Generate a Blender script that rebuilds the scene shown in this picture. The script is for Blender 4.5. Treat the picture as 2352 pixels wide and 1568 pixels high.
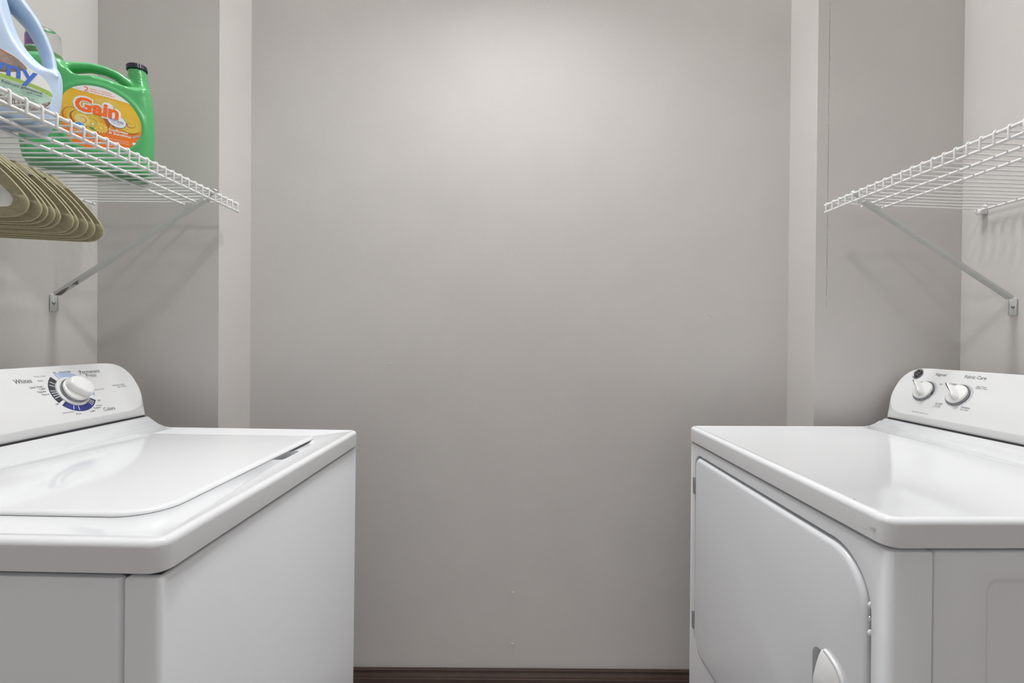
import bpy, bmesh, math, random
from mathutils import Matrix, Vector
random.seed(7)
PI = math.pi
for o in list(bpy.data.objects): bpy.data.objects.remove(o)
SC = bpy.context.scene
COL = SC.collection

# ------------------------------------------------------------------ camera, world, exposure
cam_d = bpy.data.cameras.new('camera'); cam = bpy.data.objects.new('camera', cam_d); COL.objects.link(cam)
cam_d.sensor_width = 36.0; cam_d.lens = 1100.0 / 2352.0 * 36.0; cam_d.clip_start = 0.01
H, PITCH, ROLL, YAW = 1.15313, -0.00664, -0.0077, -0.00094
Mc = Matrix.Rotation(YAW, 3, 'Z') @ Matrix.Rotation(PITCH, 3, 'X') @ Matrix.Rotation(ROLL, 3, 'Y')
cam.matrix_world = Matrix.Translation((0, 0, H)) @ (Mc @ Matrix.Rotation(PI / 2, 3, 'X')).to_4x4()
SC.camera = cam
SC.view_settings.view_transform = 'Standard'; SC.view_settings.look = 'None'
SC.view_settings.gamma = 1; SC.view_settings.use_curve_mapping = False
SC.view_settings.exposure = 0.0
W_ = bpy.data.worlds.new('world'); SC.world = W_; W_.use_nodes = True
W_.node_tree.nodes['Background'].inputs[0].default_value = (0.8, 0.85, 0.9, 1)
W_.node_tree.nodes['Background'].inputs[1].default_value = 0.3

BULB_STRENGTH = 240.0      # the ceiling fixture of this closet (its globe is built below)
REAR_FILL_POWER = 5.0  # power of the added fill lamp behind the camera
OVERHEAD_FILL_POWER = 112.0       # added overhead lamp, evens the light down the walls          
def area(name, loc, rot, sx, sy, power, col=(1, 1, 1)):
    l = bpy.data.lights.new(name, 'AREA'); l.shape = 'RECTANGLE'; l.size = sx; l.size_y = sy
    l.energy = power; l.color = col
    o = bpy.data.objects.new(name, l); COL.objects.link(o); o.location = loc; o.rotation_euler = rot
    return o
area('rear_fill', (0, -2.35, 1.35), (math.radians(90), 0, 0), 2.0, 2.0, REAR_FILL_POWER, (0.90, 0.955, 1.0))  # added soft fill from behind; the room has no opening there

area('overhead_fill', (0, 1.25, 4.95), (0, 0, 0), 1.1, .5, OVERHEAD_FILL_POWER, (0.975, 0.99, 1.0))  # added panel lamp high above, no such source known

# ------------------------------------------------------------------ materials
def mat(name, col, rough=0.5, metal=0.0, spec=0.5, coat=0.0, noise=0.0, nscale=20.0, bump=0.0, bscale=200.0, bdist=0.001, emit=None, estr=0, alpha=1.0, trans=0.0):
    m = bpy.data.materials.new(name); m.use_nodes = True
    nt = m.node_tree; b = nt.nodes['Principled BSDF']
    b.inputs['Base Color'].default_value = (*col, 1); b.inputs['Roughness'].default_value = rough
    b.inputs['Metallic'].default_value = metal; b.inputs['Specular IOR Level'].default_value = spec
    b.inputs['Coat Weight'].default_value = coat; b.inputs['Coat Roughness'].default_value = 0.08
    b.inputs['Alpha'].default_value = alpha; b.inputs['Transmission Weight'].default_value = trans
    if emit: b.inputs['Emission Color'].default_value = (*emit, 1); b.inputs['Emission Strength'].default_value = estr
    tc = nt.nodes.new('ShaderNodeTexCoord')
    if noise > 0:
        n = nt.nodes.new('ShaderNodeTexNoise'); n.inputs['Scale'].default_value = nscale; n.inputs['Detail'].default_value = 4
        nt.links.new(tc.outputs['Object'], n.inputs['Vector'])
        r = nt.nodes.new('ShaderNodeMapRange'); r.inputs['To Min'].default_value = 1 - noise; r.inputs['To Max'].default_value = 1 + noise
        r.inputs['From Min'].default_value = .25; r.inputs['From Max'].default_value = .75
        nt.links.new(n.outputs['Fac'], r.inputs['Value'])
        v = nt.nodes.new('ShaderNodeVectorMath'); v.operation = 'SCALE'; v.inputs[0].default_value = col
        nt.links.new(r.outputs[0], v.inputs['Scale']); nt.links.new(v.outputs[0], b.inputs['Base Color'])
    if bump > 0:
        n2 = nt.nodes.new('ShaderNodeTexNoise'); n2.inputs['Scale'].default_value = bscale; n2.inputs['Detail'].default_value = 3
        nt.links.new(tc.outputs['Object'], n2.inputs['Vector'])
        bp = nt.nodes.new('ShaderNodeBump'); bp.inputs['Strength'].default_value = bump; bp.inputs['Distance'].default_value = bdist
        nt.links.new(n2.outputs['Fac'], bp.inputs['Height']); nt.links.new(bp.outputs[0], b.inputs['Normal'])
    return m
M = {}
M['wall'] = mat('wall_paint', (0.605, 0.581, 0.560), 0.62, spec=0.3, noise=0.02, nscale=6, bump=0.35, bscale=330, bdist=0.0006)
M['ceil'] = mat('ceiling_paint', (0.72, 0.71, 0.70), 0.8, bump=0.3, bscale=150)
M['floor'] = mat('floor_vinyl', (0.36, 0.33, 0.31), 0.45, noise=0.15, nscale=4)
M['trim'] = mat('dark_trim', (0.055, 0.034, 0.026), 0.35, noise=0.15, nscale=30)
M['enamel'] = mat('white_enamel_dimmed', (0.69, 0.70, 0.715), 0.07, spec=0.5, bump=0.03, bscale=900, bdist=0.0002)  # tops: white paint darkened to offset the strong light from above
M['side'] = mat('painted_steel_lifted', (0.785, 0.805, 0.835), 0.22, spec=0.5, bump=0.05, bscale=700, bdist=0.0002)  # fronts and sides: same white paint, kept lighter where less light falls
M['plastic'] = mat('white_plastic', (0.74, 0.745, 0.75), 0.3)
M['knob'] = mat('knob_plastic', (0.82, 0.82, 0.81), 0.14)
M['chrome'] = mat('chrome', (0.75, 0.76, 0.78), 0.08, metal=1.0)
M['ring'] = mat('dark_chrome', (0.30, 0.31, 0.33), 0.12, metal=1.0)
M['steel'] = mat('steel', (0.42, 0.43, 0.45), 0.28, metal=1.0)
M['darkgap'] = mat('dark_gap', (0.03, 0.03, 0.035), 0.6)  # near-black standing in for shade inside gaps; also colours the feet
M['ink'] = mat('legend_ink', (0.07, 0.07, 0.08), 0.5)
M['inkgrey'] = mat('legend_ink_grey', (0.22, 0.22, 0.24), 0.5)
M['charcoal'] = mat('dial_charcoal', (0.045, 0.05, 0.065), 0.4)
M['navyblue'] = mat('dial_blue', (0.035, 0.045, 0.25), 0.4)
M['navyedge'] = mat('dial_navy', (0.025, 0.035, 0.09), 0.4)
M['paleblue'] = mat('dial_pale_blue', (0.42, 0.52, 0.72), 0.4)
M['tick'] = mat('dial_tick', (0.85, 0.85, 0.85), 0.4)
M['ringgrey'] = mat('dial_grey', (0.56, 0.565, 0.58), 0.4)
M['wire'] = mat('vinyl_wire', (0.78, 0.78, 0.77), 0.3)
M['bracket'] = mat('bracket_white', (0.60, 0.615, 0.59), 0.4)
M['chip'] = mat('chipped_paint', (0.19, 0.165, 0.15), 0.6)
M['velvet'] = mat('olive_velvet', (0.34, 0.315, 0.205), 0.95, spec=0.1, noise=0.12, nscale=260, bump=0.5, bscale=900, bdist=0.0006)
for k in ('velvet',):
    b = M[k].node_tree.nodes['Principled BSDF']
    b.inputs['Sheen Weight'].default_value = 0.9; b.inputs['Sheen Roughness'].default_value = 0.35
    b.inputs['Sheen Tint'].default_value = (0.75, 0.70, 0.45, 1)
M['tape'] = mat('olive_tape', (0.33, 0.31, 0.19), 0.7)
M['black'] = mat('black_marker', (0.012, 0.012, 0.014), 0.5)
M['green'] = mat('jug_green', (0.085, 0.40, 0.135), 0.28, spec=0.5)
M['cap'] = mat('cap_navy', (0.012, 0.014, 0.03), 0.35)
M['bluejug'] = mat('jug_pale_blue', (0.50, 0.63, 0.80), 0.3)
M['white'] = mat('label_white', (0.82, 0.82, 0.80), 0.35)
M['orange'] = mat('label_orange', (0.93, 0.15, 0.015), 0.35)
M['orange2'] = mat('label_deep_orange', (0.78, 0.22, 0.02), 0.35)
M['yellow'] = mat('label_yellow', (0.72, 0.50, 0.06), 0.35)
M['yellow2'] = mat('label_petal', (0.85, 0.50, 0.04), 0.35)
M['lemon'] = mat('label_lemon', (0.80, 0.66, 0.22), 0.35)
M['brown'] = mat('label_brown', (0.42, 0.13, 0.01), 0.35)
M['inkblue'] = mat('label_blue', (0.03, 0.12, 0.42), 0.35)
M['letblue'] = mat('letter_blue', (0.06, 0.17, 0.62), 0.35)
M['skyblue'] = mat('label_sky', (0.06, 0.30, 0.66), 0.35)
M['leaf'] = mat('label_leaf', (0.12, 0.32, 0.05), 0.35)
M['lime'] = mat('label_lime', (0.33, 0.52, 0.10), 0.35)
M['mint'] = mat('label_mint', (0.40, 0.58, 0.48), 0.35, noise=0.25, nscale=60)
M['taupe'] = mat('label_taupe', (0.30, 0.22, 0.19), 0.35, noise=0.5, nscale=45)
M['flowers'] = mat('label_flowers', (0.20, 0.17, 0.15), 0.35, noise=0.85, nscale=160)
M['petal'] = mat('label_lilac', (0.50, 0.43, 0.42), 0.35, noise=0.3, nscale=200)
M['purple'] = mat('label_purple', (0.22, 0.11, 0.33), 0.35, noise=0.4, nscale=90)
M['clear'] = mat('clear_plastic', (0.93, 0.93, 0.93), 0.08, trans=1.0)
M['clear'].node_tree.nodes['Principled BSDF'].inputs['IOR'].default_value = 1.15
M['glow'] = mat('frosted_globe', (0.9, 0.9, 0.9), 0.5, emit=(0.985, 0.99, 1.0), estr=BULB_STRENGTH)
M['dent'] = mat('dent_filler', (0.62, 0.61, 0.59), 0.6)
M['crack'] = mat('wall_crack', (0.30, 0.28, 0.26), 0.8)
M['scuff'] = mat('scuff', (0.36, 0.36, 0.37), 0.6)
# label paper whose print runs from golden (top) to orange (bottom)
def ramp_label():
    m = mat('label_print', (0.9, 0.4, 0.03), 0.35); nt = m.node_tree; b = nt.nodes['Principled BSDF']
    tc = nt.nodes.new('ShaderNodeTexCoord'); s = nt.nodes.new('ShaderNodeSeparateXYZ'); r = nt.nodes.new('ShaderNodeValToRGB')
    mr = nt.nodes.new('ShaderNodeMapRange'); mr.inputs['From Min'].default_value = .04; mr.inputs['From Max'].default_value = .18
    nt.links.new(tc.outputs['Object'], s.inputs[0]); nt.links.new(s.outputs['Y'], mr.inputs['Value']); nt.links.new(mr.outputs[0], r.inputs[0])
    e = r.color_ramp.elements; e[0].position = 0.0; e[0].color = (0.85, 0.17, 0.012, 1); e[1].position = 1.0; e[1].color = (0.84, 0.37, 0.02, 1)
    for p, c in ((.34, (0.83, 0.20, 0.015)), (.5, (0.74, 0.42, 0.04)), (.72, (0.78, 0.50, 0.04))):
        q = e.new(p); q.color = (*c, 1)
    nt.links.new(r.outputs[0], b.inputs['Base Color']); return m
M['ramp'] = ramp_label()

# ------------------------------------------------------------------ helpers
def link(o, parent=None):
    COL.objects.link(o)
    if parent: o.parent = parent
    return o
def mesh(name, verts, faces, m, parent=None, smooth=True, angle=35):
    me = bpy.data.meshes.new(name); me.from_pydata([tuple(v) for v in verts], [], faces); me.validate()
    bm = bmesh.new(); bm.from_mesh(me); bmesh.ops.recalc_face_normals(bm, faces=bm.faces); bm.to_mesh(me); bm.free()
    return fin(name, me, m, parent, smooth, angle)
def fin(name, me, m, parent=None, smooth=True, angle=35):
    ms = m if isinstance(m, (list, tuple)) else [m]
    for x in ms: me.materials.append(x)
    o = bpy.data.objects.new(name, me); link(o, parent)
    if smooth:
        for p in me.polygons: p.use_smooth = True
        me.set_sharp_from_angle(angle=math.radians(angle))
    return o
def tag(o, label=None, cat=None, group=None, kind=None):
    if label: o['label'] = label
    if cat: o['category'] = cat
    if group: o['group'] = group
    if kind: o['kind'] = kind
    return o
def empty(name, loc=(0, 0, 0)):
    o = bpy.data.objects.new(name, None); o.empty_display_size = .05; o.location = loc; COL.objects.link(o); return o

class G:
    """collects geometry, then links it as one mesh"""
    def __init__(s): s.v = []; s.f = []; s.mi = []; s.cur = 0
    def add(s, vs, fs, T=None):
        n = len(s.v)
        s.v += [tuple(T @ Vector(p)) if T else tuple(p) for p in vs]
        s.f += [tuple(i + n for i in f) for f in fs]; s.mi += [s.cur] * len(fs); return s
    def loft(s, rings, cap0=True, cap1=True, T=None, closed=True):
        n = len(rings[0]); vs = [p for r in rings for p in r]; fs = []
        for k in range(len(rings) - 1):
            for i in range(n if closed else n - 1):
                j = (i + 1) % n; fs.append((k * n + i, k * n + j, (k + 1) * n + j, (k + 1) * n + i))
        if cap0: fs.append(tuple(range(n))[::-1])
        if cap1: fs.append(tuple((len(rings) - 1) * n + i for i in range(n)))
        return s.add(vs, fs, T)
    def box(s, a, b, bev=0.0, T=None, seg=2):
        bm = bmesh.new(); bmesh.ops.create_cube(bm, size=1)
        for v in bm.verts: v.co = Vector([(a[i] + b[i]) / 2 + v.co[i] * (b[i] - a[i]) for i in range(3)])
        if bev: bmesh.ops.bevel(bm, geom=list(bm.edges), offset=bev, segments=seg, profile=.5, affect='EDGES')
        bm.verts.index_update(); s.add([v.co[:] for v in bm.verts], [tuple(v.index for v in f.verts) for f in bm.faces], T); bm.free(); return s
    def tube(s, path, r, n=10, caps=True, T=None, ry=None, up=None):
        P = [Vector(p) for p in path]; rings = []; prev = None
        for i, p in enumerate(P):
            t = (P[min(i + 1, len(P) - 1)] - P[max(i - 1, 0)]).normalized()
            if prev is None:
                a = Vector(up) if up else (Vector((0, 0, 1)) if abs(t.z) < .9 else Vector((1, 0, 0)))
            else: a = prev
            a = (a - t * a.dot(t)).normalized(); prev = a; b = t.cross(a)
            rr = r[i] if isinstance(r, (list, tuple)) else r
            r2 = (ry[i] if isinstance(ry, (list, tuple)) else ry) if ry else rr
            rings.append([p + a * (r2 * math.sin(2 * PI * k / n)) + b * (rr * math.cos(2 * PI * k / n)) for k in range(n)])
        return s.loft(rings, caps, caps, T)
    def lathe(s, prof, n=40, T=None, c=(0, 0)):
        rings = [[(c[0] + max(r, 1e-5) * math.cos(2 * PI * k / n), c[1] + max(r, 1e-5) * math.sin(2 * PI * k / n), z) for k in range(n)] for r, z in prof]
        return s.loft(rings, True, True, T)
    def prism(s, poly, z0, z1, bev=0.0, T=None, seg=4):
        if not bev: return s.loft([[(x, y, z0) for x, y in poly], [(x, y, z1) for x, y in poly]], True, True, T)
        rings = [[(x, y, z0) for x, y in poly]]
        for k in range(seg + 1):
            a = PI / 2 * k / seg
            rings.append([(x, y, z1 - bev + bev * math.sin(a)) for x, y in inset(poly, bev * (1 - math.cos(a)))])
        return s.loft(rings, True, True, T)
    def flat(s, poly, z, T=None):
        return s.add([(x, y, z) for x, y in poly], [tuple(range(len(poly)))], T)
    def build(s, name, m, parent=None, smooth=True, angle=35, recalc=True):
        me = bpy.data.meshes.new(name); me.from_pydata(s.v, [], s.f)
        for p, i in zip(me.polygons, s.mi): p.material_index = i
        if recalc:
            bm = bmesh.new(); bm.from_mesh(me); bmesh.ops.recalc_face_normals(bm, faces=bm.faces); bm.to_mesh(me); bm.free()
        return fin(name, me, m, parent, smooth, angle)
def area2(p): return sum(p[i][0] * p[(i + 1) % len(p)][1] - p[(i + 1) % len(p)][0] * p[i][1] for i in range(len(p))) / 2
def inset(poly, d):
    sg = 1 if area2(poly) > 0 else -1; n = len(poly); out = []
    for i in range(n):
        a = Vector(poly[i - 1]); b = Vector(poly[i]); c = Vector(poly[(i + 1) % n])
        e1 = (b - a).normalized(); e2 = (c - b).normalized()
        n1 = Vector((-e1.y, e1.x)) * sg; n2 = Vector((-e2.y, e2.x)) * sg
        m_ = n1 + n2; m_ = m_ / max(m_.length_squared / 2, .5)
        out.append((b.x + m_.x * d, b.y + m_.y * d))
    return out
def smoothc(poly, k=4, closed=True):
    n = len(poly); out = []
    for i in range(n if closed else n - 1):
        p = [Vector(poly[(i + j) % n]) if closed else Vector(poly[min(max(i + j, 0), n - 1)]) for j in (-1, 0, 1, 2)]
        for q in range(k):
            t = q / k
            v = .5 * ((2 * p[1]) + (p[2] - p[0]) * t + (2 * p[0] - 5 * p[1] + 4 * p[2] - p[3]) * t * t + (-p[0] + 3 * p[1] - 3 * p[2] + p[3]) * t ** 3)
            out.append(tuple(v))
    if not closed: out.append(tuple(poly[-1]))
    return out
def rrect(x0, x1, y0, y1, r, n=8):
    """r: one radius or four (x0y0, x1y0, x1y1, x0y1)"""
    rs = r if isinstance(r, (list, tuple)) else [r] * 4; out = []
    for (cx, cy, sx, sy, a0), q in zip(((x0, y0, 1, 1, PI), (x1, y0, -1, 1, 1.5 * PI), (x1, y1, -1, -1, 0), (x0, y1, 1, -1, .5 * PI)), rs):
        q = max(q, 1e-4)
        for k in range(n + 1):
            a = a0 + PI / 2 * k / n
            out.append((cx + sx * q + q * math.cos(a), cy + sy * q + q * math.sin(a)))
    return out
def ell(cx, cy, a, b, rot=0, n=40, a0=0, a1=2 * PI, end=False):
    out = []
    for k in range(n + (1 if end else 0)):
        t = a0 + (a1 - a0) * k / n; x = a * math.cos(t); y = b * math.sin(t)
        out.append((cx + x * math.cos(rot) - y * math.sin(rot), cy + x * math.sin(rot) + y * math.cos(rot)))
    return out
def sector(cx, cy, r0, r1, d0, d1, n=24):
    a = [(cx + r1 * math.cos(math.radians(d0 + (d1 - d0) * k / n)), cy + r1 * math.sin(math.radians(d0 + (d1 - d0) * k / n))) for k in range(n + 1)]
    b = [(cx + r0 * math.cos(math.radians(d1 + (d0 - d1) * k / n)), cy + r0 * math.sin(math.radians(d1 + (d0 - d1) * k / n))) for k in range(n + 1)]
    return a + b
def stroke(pts, w, taper=True, k=6):
    P = smoothc(pts, k, False); n = len(P); L = []; R = []
    for i in range(n):
        a = Vector(P[max(i - 1, 0)]); b = Vector(P[min(i + 1, n - 1)]); t = (b - a).normalized(); m_ = Vector((-t.y, t.x))
        ww = w / 2 * ((math.sin(PI * min(max(i / (n - 1), .06), .94))) if taper else 1)
        L.append(tuple(Vector(P[i]) + m_ * ww)); R.append(tuple(Vector(P[i]) - m_ * ww))
    return L + R[::-1]
_fc = {}
def text(g, body, width, cx, cy, z, T=None, bold=0.0, shear=0.0, rot=0.0, height=None, align='C', sx=1.0):
    """adds flat lettering to G; scaled so that it is `width` wide; bold in em"""
    key = (body, bold, shear)
    if key not in _fc:
        cu = bpy.data.curves.new('t', 'FONT'); cu.body = body; cu.size = 1; cu.offset = bold; cu.shear = shear; cu.resolution_u = 3
        cu.space_line = .8
        ob = bpy.data.objects.new('t', cu); COL.objects.link(ob)
        dg = bpy.context.evaluated_depsgraph_get(); me = bpy.data.meshes.new_from_object(ob.evaluated_get(dg))
        vs = [v.co.copy() for v in me.vertices]; fs = [tuple(p.vertices) for p in me.polygons]
        bpy.data.objects.remove(ob); bpy.data.meshes.remove(me); _fc[key] = (vs, fs)
    vs, fs = _fc[key]
    x0 = min(v.x for v in vs); x1 = max(v.x for v in vs); y0 = min(v.y for v in vs); y1 = max(v.y for v in vs)
    s = width / (x1 - x0); sy = height / (y1 - y0) if height else s
    ox = {'C': (x0 + x1) / 2, 'L': x0, 'R': x1}[align]
    c, n = math.cos(rot), math.sin(rot); out = []
    for v in vs:
        x = (v.x - ox) * s; y = (v.y - (y0 + y1) / 2) * sy
        out.append((cx + x * c - y * n, cy + x * n + y * c, z))
    g.add(out, fs, T)
def boolean(o, cutter):
    md = o.modifiers.new('cut', 'BOOLEAN'); md.object = cutter; md.operation = 'DIFFERENCE'; md.solver = 'EXACT'
    bpy.context.view_layer.update(); dg = bpy.context.evaluated_depsgraph_get()
    me = bpy.data.meshes.new_from_object(o.evaluated_get(dg)); o.modifiers.clear(); old = o.data; o.data = me; me.name = o.name
    bpy.data.meshes.remove(old); bpy.data.objects.remove(cutter)
    for p in me.polygons: p.use_smooth = True
    me.set_sharp_from_angle(angle=math.radians(30))
def copy_tree(o, parent=None):
    c = o.copy(); COL.objects.link(c); c.parent = parent
    for ch in [x for x in list(o.children)]: copy_tree(ch, c)
    return c

# ------------------------------------------------------------------ the room
YB, Y1 = 1.535, 1.38
XL, XR = -1.193, 1.2946
YR, ZC = -2.5, 5.0  # unseen ceiling raised well above room height to even the wall light
def struct(name, g, m): return tag(g.build(name, m, None, smooth=False), kind='structure')
struct('floor', G().box((XL - .1, YR - .1, -.05), (XR + .1, YB + .1, 0)), M['floor'])
struct('ceiling', G().box((XL - .1, YR - .1, ZC), (XR + .1, YB + .1, ZC + .05)), M['ceil'])
struct('wall_back', G().box((-.95, YB, 0), (.99, YB + .1, ZC)), M['wall'])
struct('wall_left', G().box((XL - .1, YR - .1, 0), (XL, YB + .1, ZC)), M['wall'])
struct('wall_right', G().box((XR, YR - .1, 0), (XR + .1, YB + .1, ZC)), M['wall'])
struct('wall_front', G().box((XL, YR - .1, 0), (XR, YR, ZC)), M['wall'])
struct('wall_back_left', G().prism([(XL, Y1), (-.844, Y1), (-.837, YB), (XL, YB)], 0, ZC), M['wall'])
wbr = struct('wall_back_right', G().prism([(XR, Y1), (.874, Y1), (.8854, YB), (XR, YB)], 0, ZC), M['wall'])
# moulded dark baseboard on the back wall
prof = [(0, 0), (.0165, 0), (.0165, .0655), (.0158, .0668), (.0142, .0672), (.0142, .0685), (.0118, .074), (.0085, .0795), (.0065, .084), (.0070, .0862), (.0088, .0868), (.0092, .0885), (.0086, .0902), (.0050, .0905), (.0045, .0922), (0, .0922)]
g = G(); g.loft([[(-.8375, YB - a, b) for a, b in prof], [(.8865, YB - a, b) for a, b in prof]])
tag(g.build('baseboard_back', M['trim'], None, True, 25), kind='structure')
# hairline paint crack down the right return and two nail dents in the back wall
g = G(); x = .9065; z = 2.30; pts = []
while z > 1.25:
    pts.append((x + random.uniform(-.0007, .0007), z)); z -= random.uniform(.004, .011)
for (a, b), (c, d) in zip(pts[:-1], pts[1:]):
    w = .00045 if random.random() < .8 else .0001
    g.add([(a - w, Y1 - .0004, b), (a + w, Y1 - .0004, b), (c + w, Y1 - .0004, d), (c - w, Y1 - .0004, d)], [(0, 1, 2, 3)])
g.build('paint_crack', M['crack'], wbr, False)
wb = bpy.data.objects['wall_back']
g = G()
for (px, pz) in ((.010, .337), (.010, .171), (.636, 1.232), (-.389, 1.068)):
    g.tube([(px - .005, YB - .0003, pz + .003), (px, YB - .0008, pz), (px + .006, YB - .0003, pz - .0012)], [.0002, .0012, .0003], 6)
g.build('filler_dent', M['dent'], wb)

# ------------------------------------------------------------------ ceiling light (above the frame)
cl = empty('ceiling_light', (0, .86, 2.45)); tag(cl, 'small round frosted pendant ceiling light hanging between the machines', 'ceiling light')
G().lathe([(0, ZC - 2.5), (.06, ZC - 2.5), (.06, ZC - 2.515), (.008, ZC - 2.52), (.008, .004), (.100, 0), (.100, -.062), (.095, -.062), (.095, -.010), (0, -.010)]).build('base', M['plastic'], cl)  # rim shaped to shield the upper wall; stem reaches the raised ceiling
gl = G(); gl.lathe([(0, -.016), (.050, -.016), (.054, -.022), (.052, -.028), (0, -.029)], 32)
gl.build('globe', M['glow'], cl)

# ------------------------------------------------------------------ washer and dryer
WD = .686
def machine_root(name, s, xf, yn, yaw, tilt, tz):
    o = empty(name)
    R = Matrix.Rotation(yaw, 4, 'Z') @ Matrix.Rotation(tilt, 4, 'Y')
    o.matrix_world = Matrix.Translation((s * xf, yn, .914 + tz)) @ R @ Matrix.Translation((0, 0, -.914))
    return o
class Frame:
    """s=-1: front faces +x (washer); s=+1: front faces -x (dryer). u behind the front, v away from the camera side, w above the deck"""
    def __init__(f, s): f.s = s
    def p(f, u, v, w): return (f.s * u, v, .914 + w)
    def deckT(f):      # (u, v, w) -> local
        return Matrix(((f.s, 0, 0, 0), (0, 1, 0, 0), (0, 0, 1, .914), (0, 0, 0, 1)))
    def consT(f, base, top, v=0, t=0, n=0, print_=False):
        """console plane: X' = reading direction, Y' = up the slope, Z' = out of the face"""
        e = Vector((f.s * (top[0] - base[0]), 0, top[1] - base[1])).normalized()
        rd = Vector((0, -f.s, 0)); nn = rd.cross(e)
        o = Vector((f.s * base[0], v, .914 + base[1])) + e * t + nn * n
        return Matrix(((rd.x, e.x, nn.x, o.x), (rd.y, e.y, nn.y, o.y), (rd.z, e.z, nn.z, o.z), (0, 0, 0, 1)))

def top_panel(fr, root, lip, r=.009, extra=None):
    T = fr.deckT(); g = G(); D_ = .665
    rings = []
    def ring(d, z, rc=.022): return [(x, y, z) for x, y in rrect(d, D_ - d, d, WD - d, [max(rc - d, .002), max(.006 - d, .001), max(.006 - d, .001), max(rc - d, .002)])]
    rings.append(ring(.003, -lip)); rings.append(ring(.0, -lip + .002)); 
    for k in range(7):
        a = PI / 2 * k / 6; rings.append(ring(r * (1 - math.cos(a)), -r + r * math.sin(a)))
    rings.append(ring(r + .003, -.0002)); rings.append(ring(r + .006, -.0012))
    g.loft(rings, True, True, T)
    if extra: extra(g)
    return g.build('top_panel', [M['enamel'], M['scuff']], root, True, 40)
def riser(fr, root, base):
    T = fr.deckT(); bu, bw = base
    P = [(bu - .075, -.004), (bu - .075, -.0011), (bu - .06, -.0008), (bu - .045, .0016), (bu - .030, .0072), (bu - .018, .0150), (bu - .009, bw - .0095), (bu - .004, bw - .0055), (bu + .001, bw - .0042), (bu + .0035, bw - .0046), (bu + .0035, -.004)]
    g = G()
    def pr(v, d): return [(u, v, w - (d if i in range(2, 10) else 0)) for i, (u, w) in enumerate(P)]
    g.loft([pr(.001, .003), pr(.004, 0), pr(WD - .004, 0), pr(WD - .001, .003)], True, True, T)
    r_ = g.build('backsplash_riser', M['enamel'], root, True, 50)
    G().box(fr.p(bu + .0045, .006, -.004), fr.p(bu + .05, WD - .006, bw - .0012)).build('console_gap_shade', M['darkgap'], root)  # near-black box paints the shade in the slot under the console
    return r_
OUTW = [(0.343, 0), (0.55, 0), (0.64, 0), (0.684, 0), (0.6917, 0.0063), (0.7032, 0.0318), (0.7111, 0.0586), (0.7161, 0.0858), (0.7143, 0.1188), (0.7042, 0.1421), (0.6852, 0.1562), (0.6568, 0.1624), (0.5896, 0.1629), (0.343, 0.1629)]
OUTD = [(0.343, 0), (0.55, 0), (0.64, 0), (0.684, 0), (0.6919, 0.0063), (0.7029, 0.0316), (0.7102, 0.0581), (0.7145, 0.0849), (0.7134, 0.1195), (0.7028, 0.1436), (0.6834, 0.1584), (0.6538, 0.1645), (0.582, 0.165), (0.343, 0.165)]
PAN = [(0.343, 0.0174), (0.5542, 0.0174), (0.6295, 0.0174), (0.6572, 0.0195), (0.6794, 0.0275), (0.6952, 0.0446), (0.7045, 0.064), (0.7084, 0.0858), (0.7073, 0.1154), (0.6968, 0.1377), (0.6797, 0.1511), (0.6534, 0.1573), (0.5885, 0.1584), (0.343, 0.1584)]
CM = ['plastic', 'ink', 'inkgrey', 'charcoal', 'navyedge', 'navyblue', 'paleblue', 'tick', 'ringgrey']
CI = {k: i for i, k in enumerate(CM)}
def both(h):  # mirror the far half to the near half and close
    return h + [(WD - a, b) for a, b in h[-2:0:-1]]
def console(fr, root, base, top, OUT, printer):
    T0 = fr.consT(base, top); s = -fr.s
    O = smoothc(both(OUT), 4); P = smoothc(both(PAN), 4); g = G()
    def R(q, n, back=0): return [(s * v, t, n) for v, t in q]
    o1 = inset(O, .0); p1 = inset(P, .004)
    mid = [((a[0] * .5 + b[0] * .5), (a[1] * .5 + b[1] * .5)) for a, b in zip(O, P)]
    rings = [R(O, -.075), R(O, -.014), R(inset(O, .0015), -.0105), R(inset(O, .004), -.0085), R(mid, -.0055), R(P, -.0012), R(inset(P, .0015), -.0003), R(p1, 0)]
    g.loft(rings, True, True, T0)
    printer(g); return g.build('console', [M[k] for k in CM], root, True, 50)
def feet(root, fr):
    for u in (.06, .60):
        for v in (.06, .62):
            x = fr.s * u; zb = -(root.matrix_world @ Vector((x, v, 0))).z
            G().lathe([(.018, zb), (.020, zb + .003), (.020, .012), (.008, .014), (.008, .05)], 20, Matrix.Translation((x, v, 0))).build('foot', M['darkgap'], root)

# ---- washer
FW = Frame(-1); BW, TW = (.5514, .0308), (.636, .1680)
wr = machine_root('washing_machine', -1, .40238, .55337, -.01333, .0057, 0)
tag(wr, 'white top-load washing machine with one large dial, left of the gap', 'washing machine')
LW = .039
tp = top_panel(FW, wr, LW)
# finger pocket in front of the lid
T = FW.deckT()
def cut_with(o, rings):
    g = G(); g.loft(rings, True, True, T); boolean(o, g.build('cut', M['enamel'], wr))
cut_with(tp, [[(x, y, z) for x, y in rrect(.0455 + d, .10, .372 + d * 7, .556 - d * 1.5, [.010, .006, .006, .026])] for z, d in ((-.0062, .0075), (-.0045, .0035), (-.0020, .0010), (.002, -.001))])
cut_with(tp, [[(x, y, z) for x, y in smoothc(q, 5)] for z, q in ((-.020, [(.056, .395), (.051, .430), (.053, .462), (.066, .470), (.085, .455), (.085, .400)]), (.001, [(.0535, .388), (.0490, .430), (.0510, .464), (.066, .472), (.085, .455), (.085, .395)]))])
riser(FW, wr, BW)
g = G(); rr = [.058, .02, .02, .012]
def lidring(d, z): return [(x, y, z) for x, y in rrect(.067 + d, .500 - d, .073 + d, .577 - d, [max(q - d, .002) for q in rr], 12)]
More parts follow.
